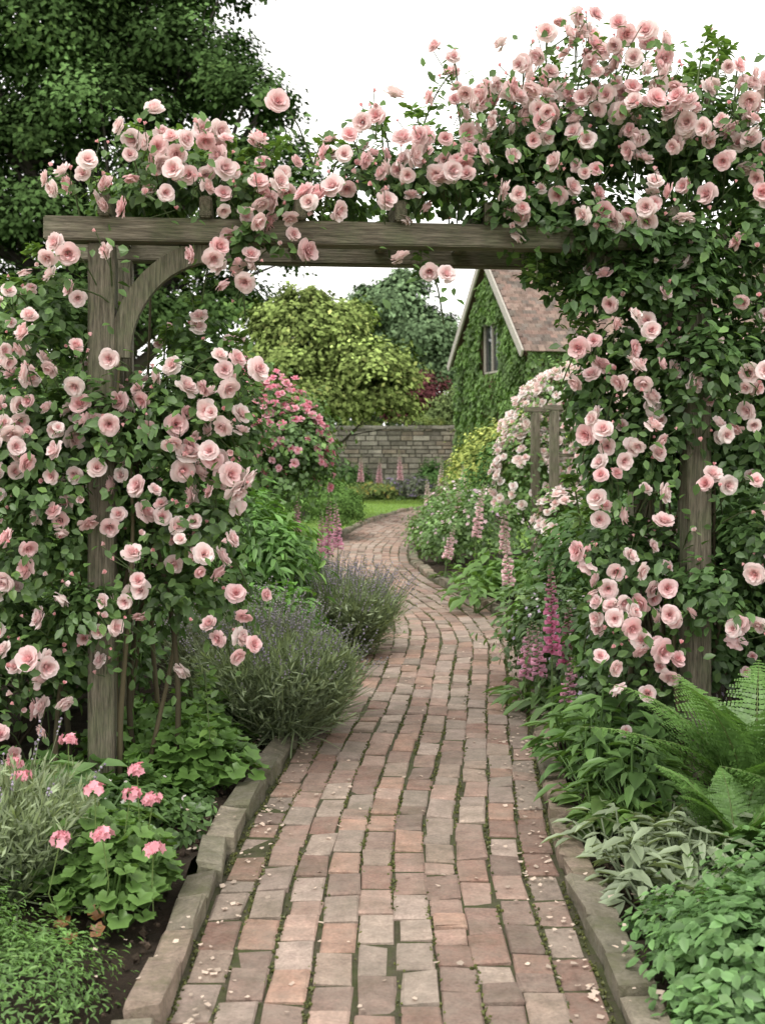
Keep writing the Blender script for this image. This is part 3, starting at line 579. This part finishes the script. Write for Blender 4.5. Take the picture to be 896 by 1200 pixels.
# right bed
shrub('catmint_mound',[(1.0,7.2,.2,.25,.5,.38),(1.25,7.8,.3,.3,.5,.45),(1.15,6.6,.2,.3,.4,.4),(1.3,5.9,.2,.35,.4,.42)],8000,.05,(.07,.125,.05),(.10,.165,.065),.3,leaf,fl=(300,.014,[(.6,.5,.66),(.82,.72,.72)],floret))
shrub('hydrangea_bush',[(1.5,7.6,.5,.5,.6,.65),(2.0,7.2,.7,.6,.6,.8),(2.0,6.2,.5,.5,.5,.6)],10000,.075,(.05,.11,.032),(.075,.15,.04),.2,leaf)
carpet('bergenia_plant',scat(.76,1.5,9.8,12.8,22),26,.15,(.09,.18,.05),broad,.36,.2,arch_=.8)
carpet('brunnera_plant',scat(1.1,1.5,8.4,9.8,10),34,.12,(.08,.165,.045),broad,.36,.2,arch_=.8)
shrub('phlox_clump',[(.78,14.2,.25,.33,.7,.4),(1.2,13.8,.4,.5,.6,.55),(.65,16,.2,.28,.8,.36),(1.05,16.5,.4,.45,.8,.55),(1.05,18.3,.3,.35,.7,.4)],13000,.06,(.08,.15,.05),(.12,.20,.075),fl=(300,.03,[(.82,.6,.64),(.86,.78,.74),(.68,.48,.6)],floret),mats=PM)
shrub('viburnum_bush',[(1.6,15.2,.7,.5,.6,.75),(2.2,14.5,.8,.7,.6,.9)],8000,.075,(.045,.098,.032),(.065,.135,.038),.2)
shrub('golden_shrub',[(2.0,20.5,.9,.75,.7,.85),(1.5,20,.7,.45,.5,.65),(2.8,19.5,1.1,.9,.8,1.0),(2.2,20.5,1.5,.5,.5,.35)],15000,.07,(.155,.205,.06),(.22,.265,.075),.4)
EW=[(1.75,11.6,1.25,.62,.5,.85),(1.45,11.4,1.0,.4,.4,.65),(2.3,11.2,1.5,.7,.6,.8),(2.0,11.4,1.85,.55,.4,.4),(2.9,10.8,1.3,.7,.6,1.2),(1.60,10.4,.55,.3,.35,.5),(2.05,10.5,1.1,.4,.35,.7)]
shrub('white_rose_bush',EW,18000,.058,(.075,.145,.045),(.105,.18,.055),.3,fl=(2600,.055,WHITE),mats=PM)
tr=empty('rose_trellis',(1.50,10.45,0),.15)
for i,(x,y) in enumerate([(0,0),(1.1,0),(0,.6),(1.1,.6)]): timber('post_%d'%i,(x,y,-.05),(x,y,1.74),.075,.075,tr)
timber('rail_front',(-.1,-.0,1.765),(1.2,-.0,1.765),.045,.07,tr); timber('rail_rear',(-.1,.6,1.765),(1.2,.6,1.765),.045,.07,tr)
for k in range(7): timber('lath_%d'%k,(.038,0,.25+.22*k),(1.062,0,.25+.22*k),.03,.03,tr,bev=.003)
shrub('laurel_hedge',[(3.3,8,1.1,.9,.8,1.2),(4.2,7,1.1,1,.9,1.3),(3.0,6,.8,.7,.7,1.0),(4.6,10,1.3,1,1,1.5),(2.7,4.8,.5,.7,.6,.7),(2.4,3.4,.2,.7,.7,.4)],17000,.1,(.045,.095,.032),(.065,.135,.038),.2,leaf)
# foot of the wall
shrub('lady_mantle_clump',[(-1.4,29.8,.15,.8,.5,.32),(-.2,30.6,.15,.6,.5,.3)],6000,.07,(.12,.18,.06),(.18,.23,.08),fl=(120,.05,[(.6,.5,.15)],floret))
shrub('cotoneaster_bush',[(-1.2,31.7,.4,.9,.6,.5),(-2.6,31,.7,1.1,.7,.9),(1.4,31.3,.5,.5,.6,.5)],12000,.08,(.055,.115,.038),(.085,.155,.05))
shrub('purple_sage_clump',[(.85,30.8,.2,.45,.5,.4),(.2,31.2,.2,.5,.5,.35)],5000,.07,(.10,.125,.09),(.14,.15,.13),fl=(120,.05,[(.45,.36,.55)],floret))
shrub('wall_creeper',[(-2.6,32.8,1.95,1.1,.3,.2),(-5,32.7,1.6,2,.35,.6),(.9,33.1,2.05,.8,.3,.14),(-.6,33.2,2.02,.6,.2,.1)],5000,.07,(.11,.16,.05),(.17,.2,.07),.3)

# ---------------------------------------------------------------- trees
def tree(name,base,ells,n,size,col,col2,tr=.3,limbs=9,per=60,cr=.2,**k):
    b=B(); foliage(b,ells,n,size,col,col2,.25,leafq,per=per,cr=cr,mi=0,zmin=.3,**k)
    E=np.array(ells); top=E[:,:3].mean(0); x,y=base; h=top[2]
    t=np.linspace(0,1,12); tk=np.stack([x+(top[0]-x)*t**2+.1*np.sin(t*5),y+(top[1]-y)*t**2,h*t],1)
    b.tube(tk,tr*(1.25-t)*np.where(t<.05,1.4,1),(.06,.05,.04),1,10)
    for i in range(limbs):
        e=E[i%len(E)]; s=tk[rng.integers(3,8)]; end=e[:3]+rdir(1)[0]*e[3:]*.5; m=(s+end)/2+np.array([0,0,-.06])*np.linalg.norm(end-s)+rng.normal(0,.15,3)
        tt=np.linspace(0,1,10)[:,None]; pts=(1-tt)**2*s+2*tt*(1-tt)*m+tt**2*end; b.tube(pts,tr*.45*(1.1-tt[:,0]),(.055,.045,.035),1,7)
        for j in range(4):
            s2=pts[rng.integers(4,9)]; e2=e[:3]+rdir(1)[0]*e[3:]*.9; b.tube([s2,(s2+e2)/2+rng.normal(0,.1,3),e2],[tr*.14,tr*.09,tr*.03],(.05,.042,.035),1,5)
    return b.build(name,FM)
OAK=[(-8.5,28,10.5,2.6,3,2.4),(-6.0,28,12.0,2.2,2.6,1.8),(-4.6,28,10.2,1.6,2,1.2),(-3.3,27.6,9.2,1.25,1.6,.9),(-2.9,27.8,7.7,1.5,1.5,.8),(-6.6,27.5,8.6,2.0,2.4,1.3),(-4.5,27.5,7.4,1.6,1.8,.95),(-10.5,28,8,2.3,2.5,1.8),(-8,27.5,6.3,2.0,2,1.2),(-5.4,27.4,5.7,1.9,1.8,1.0),(-3.1,28,6.0,1.3,1.4,.75),(-4.2,29,12.2,1.3,1.5,1.0),(-9.5,28,4.6,1.8,2,1.2),(-6.5,27.6,4.2,2.2,1.8,1.1),(-3.9,28,4.4,1.5,1.5,.9),(-7,28,14,3,3,2),(-8.2,27.4,8.0,1.6,2,1.0),(-9.3,27.2,6.2,1.6,1.6,1.1),(-7.6,27.2,4.0,1.8,1.5,1.2),(-9.4,27.5,2.8,2.0,1.6,1.2),(-7,28.6,10,2.5,1.5,2.4)]
tree('oak_tree',(-6.4,28.2),OAK,150000,.155,(.040,.077,.026),(.066,.118,.036),.5,22,per=90,cr=.16,inner=.5,cvar=.75)
MAP=[(-1.3,22,3.3,1.1,1.0,.7),(-2.3,22,2.6,.9,1.0,.6),(-.4,22,2.75,.9,1.0,.55),(-1.5,21.6,2.15,1.1,1.0,.45),(-2.8,22,1.8,.7,.9,.5),(-.05,22,2.15,.62,.8,.35),(-1.9,21.6,1.5,.8,.8,.4),(-2.0,22,3.7,.5,.7,.35),(-.7,22,3.7,.5,.7,.35),(-1.4,22,4.05,.5,.6,.25),(.35,22,2.6,.32,.5,.22),(-3.1,22,2.6,.4,.6,.3),(-1.7,21.4,2.8,.7,.6,.35)]
tree('golden_maple_tree',(-1.5,22.2),MAP,55000,.105,(.10,.145,.045),(.165,.205,.07),.09,14,per=60,cr=.19,cvar=.8)
tree('lime_tree',(.9,46),[(.2,46,6.4,1.4,1.5,1.0),(1.3,46,5.3,1.6,1.6,1.1),(-.8,46,5.6,1.2,1.3,.9),(.8,46,7.3,.9,1,.7),(2.3,46,4.2,1.3,1.3,1.1),(-.2,46,4.2,1.8,1.5,1.2),(1.9,46,6,.8,.8,.6),(-.4,46,7,.7,.8,.5)],36000,.2,(.075,.125,.065),(.10,.155,.08),.2,10,per=60,cvar=.6)
shrub('copper_beech_bush',[(1.1,35,2.8,.75,.7,.75),(.6,35.2,2.4,.6,.6,.6),(1.5,35,2.2,.6,.6,.7)],8000,.11,(.085,.034,.04),(.13,.055,.055),stem=8,sr=.03)
shrub('hazel_bush',[(1.9,34.4,2.2,.6,.6,.7),(2.5,34.4,2.3,.7,.7,.9),(1.5,34.2,1.9,.5,.6,.5)],10000,.11,(.10,.15,.06),(.14,.19,.07),stem=8,sr=.03)
b=B(); E=[]
for i in range(46):
    x=-42+i*1.9+U(-.6,.6); E.append((x,52+U(-3,3),U(1.5,3.2) if -12<x<10 else U(2,5),U(1.8,2.8),1.8,U(1.6,2.6)))
foliage(b,E,45000,.34,(.065,.11,.055),(.09,.14,.065),.3,per=50,cr=.2); b.build('distant_trees',FM)
shrub('yew_hedge',[(-5,24,1.2,1.6,1.2,1.5),(-8,23,1.5,2,1.4,1.8),(-11,22,1.5,2,1.4,2),(-4,19.5,.9,1.2,1,1.1),(-6.5,15,1.0,1.5,1.5,1.5)],22000,.13,(.045,.09,.03),(.065,.12,.036),stem=8)

# ---------------------------------------------------------------- stone wall
b=B(); x=-14.
b.raw([(-14,33.06,-.05),(2.2,33.06,-.05),(2.2,33.34,-.05),(-14,33.34,-.05),(-14,33.06,1.86),(2.2,33.06,1.86),(2.2,33.34,1.86),(-14,33.34,1.86)],[(0,1,5,4),(1,2,6,5),(2,3,7,6),(3,0,4,7),(4,5,6,7)],(.17,.155,.13),0)
z=0.
while z<1.84:
    h=U(.09,.17); h=min(h,1.86-z+.001); x=-14.
    if h<.05: break
    while x<2.15:
        L=min(U(.16,.5),2.2-x)
        if L<.05: break
        R=frames(np.array([[0,-1.,0]]),np.array([[0,0,1.]]))
        cpal=np.array([(.46,.42,.34),(.37,.34,.28),(.53,.49,.41),(.30,.275,.225),(.43,.36,.28)])[rng.integers(5)]*U(.8,1.15)
        b.add(block,[(x+L/2,33.03+U(-.03,.015),z+h/2)],R,[[L-.03,h-.025,.07]],cpal,0); x+=L
    z+=h
x=-14.
while x<2.1:
    L=U(.3,.6); b.add(block,[(x+L/2,33.2,1.95+U(-.01,.01))],frames(np.array([[0,0,1.]]),np.array([[0,1.,0]])),[[L-.01,.42,.085]],np.array([.43,.40,.34])*U(.8,1.15),0); x+=L
b.build('stone_wall',[WALLST],False)

# ---------------------------------------------------------------- house
ang=math.atan2(1.2,5.0); house=empty('brick_house',(3.3,27,0),ang)
W=5.14; HL=10.; ZE=3.76; ZR=6.1
b=B(); v=[(0,0,-.05),(HL,0,-.05),(HL,W,-.05),(0,W,-.05),(0,0,ZE),(HL,0,ZE),(HL,W,ZE),(0,W,ZE),(0,W/2,ZR),(HL,W/2,ZR)]
b.raw(v,[(0,1,5,4),(2,3,7,6),(3,0,4,7),(4,8,7),(1,2,6,5),(5,6,9)],(.30,.19,.14),0)
o=b.build('walls',[TILE],False,house)
b=B(); sl_=math.hypot(W/2,ZR-ZE)
for sd in (0,1):
    uy=np.array([0,(1 if sd==0 else -1)*(W/2)/sl_,(ZR-ZE)/sl_]); e0=np.array([0,0 if sd==0 else W,ZE])
    nn=np.cross([1,0,0],uy) if sd==0 else np.cross(uy,[1,0,0]); nn=nn if nn[2]>0 else -nn
    b.raw([e0-uy*.35+np.array([-.2,0,0]),e0-uy*.35+np.array([HL+.2,0,0]),e0+uy*sl_+np.array([HL+.2,0,0]),e0+uy*sl_+np.array([-.2,0,0])]+nn*.02,[(0,1,2,3)],(.12,.08,.06),0)
    t=-.38
    P_=[];C_=[];S_=[]
    k=0
    while t<sl_-.05:
        x=-.22+(.085 if k%2 else 0)
        while x<HL+.2:
            P_.append(e0+uy*(t+.08)+np.array([x+.085,0,0])+nn*(.065+U(-.006,.009))); S_.append([.162,.2,.02]); C_.append(np.array([(.25,.165,.135),(.21,.15,.125),(.28,.20,.165),(.18,.145,.125)])[rng.integers(4)]*U(.65,1.2)); x+=.17
        t+=.13; k+=1
    n=len(P_)
    b.add(block,P_,frames(np.repeat((nn-uy*.12)[None],n,0),np.repeat(uy[None],n,0)),S_,C_,0)
for i in range(30): 
    b.add(block,[(-.1+i*.345,W/2,ZR+.12)],frames(np.array([[0,0,1.]]),np.array([[0,1.,0]])),[[.33,.24,.08]],np.array([.24,.16,.13])*U(.8,1.2),0)
b.build('tiled_roof',[TILE],False,house)
for i,(ya,yb) in enumerate(((-.3,W/2),(W+.3,W/2))):
    za=ZE-.3*(ZR-ZE)/(W/2); timber('bargeboard_%d'%i,(-.27,ya,za-.02),(-.27,yb,ZR-.02),.05,.2,house,FRAME)
def window(nm,x,y,z,w_,h_,face):
    def pt(a,c,d): return (x-d,y+a,z+c) if face=='g' else (x+a,y-d,z+c)
    q=[pt(-w_/2,-h_/2,.02),pt(w_/2,-h_/2,.02),pt(w_/2,h_/2,.02),pt(-w_/2,h_/2,.02)]
    bb=B(); bb.raw(q,[(0,1,2,3)],(.1,.1,.1),0); bb.build(nm+'_glass',[GLASS],False,house)
    for i,(a0,c0,a1,c1) in enumerate([(-w_/2,-h_/2,w_/2,-h_/2),(-w_/2,h_/2,w_/2,h_/2),(-w_/2,-h_/2+.03,-w_/2,h_/2-.03),(w_/2,-h_/2+.03,w_/2,h_/2-.03),(0,-h_/2+.03,0,h_/2-.03)]):
        timber('%s_frame_%d'%(nm,i),pt(a0,c0,.05),pt(a1,c1,.05),.05,.05,house,FRAME,.004)
window('window_1',0,W/2-.2,3.8,1.2,1.2,'g'); window('window_2',3,0,2.2,1.1,1.1,'f'); window('window_3',6.5,0,2.2,1.1,1.1,'f'); window('window_4',0,1.3,1.5,.9,1.1,'g')
timber('door',(4.8,-.04,0),(4.8,-.04,2.0),.9,.06,house)
b=B()
def ivy(n,face):
    if face=='g':
        a=U(-.05,W+.05,n); zmax=ZE+(ZR-ZE)*(1-abs(a-W/2)/(W/2))-.28; zz=U(0,1,n)**.8*zmax
        ok=~((abs(a-W/2+.2)<.66)&(abs(zz-3.8)<.62)); nv=np.array([-1,0,.35])
    else:
        a=U(-.1,HL,n); zz=U(0,ZE-.1,n)
        ok=~(((abs(a-3)<.6)|(abs(a-6.5)<.6))&(abs(zz-2.2)<.6)|((abs(a-4.8)<.5)&(zz<2.05))); nv=np.array([0,-1,.35])
    a=a[ok];zz=zz[ok];n=len(a)
    ck=np.stack([U(-.2,HL if face!='g' else W+.2,260),U(0,6.2,260)],1); cf=U(.6,1.4,260); ct=U(.0,.18,260)
    D=((a[:,None]-ck[None,:,0])**2+(zz[:,None]-ck[None,:,1])**2); ni=D.argmin(1); dm=np.sqrt(D.min(1))
    th=.03+ct[ni]*np.clip(1-dm/.5,0,1)+U(0,.07,n)
    p=np.stack([-th-.02,a,zz],1) if face=='g' else np.stack([a,-th-.02,zz],1)
    b.add(leaf,p,frames(nv+.6*rdir(n),np.array([0,0,-1.])+.6*rdir(n)),U(.08,.15,n),np.array([.095,.175,.055])*(cf[ni]*U(.7,1.25,n))[:,None],0)
ivy(17000,'g'); ivy(18000,'f'); o=b.build('ivy',PM,True,house)
print('done')
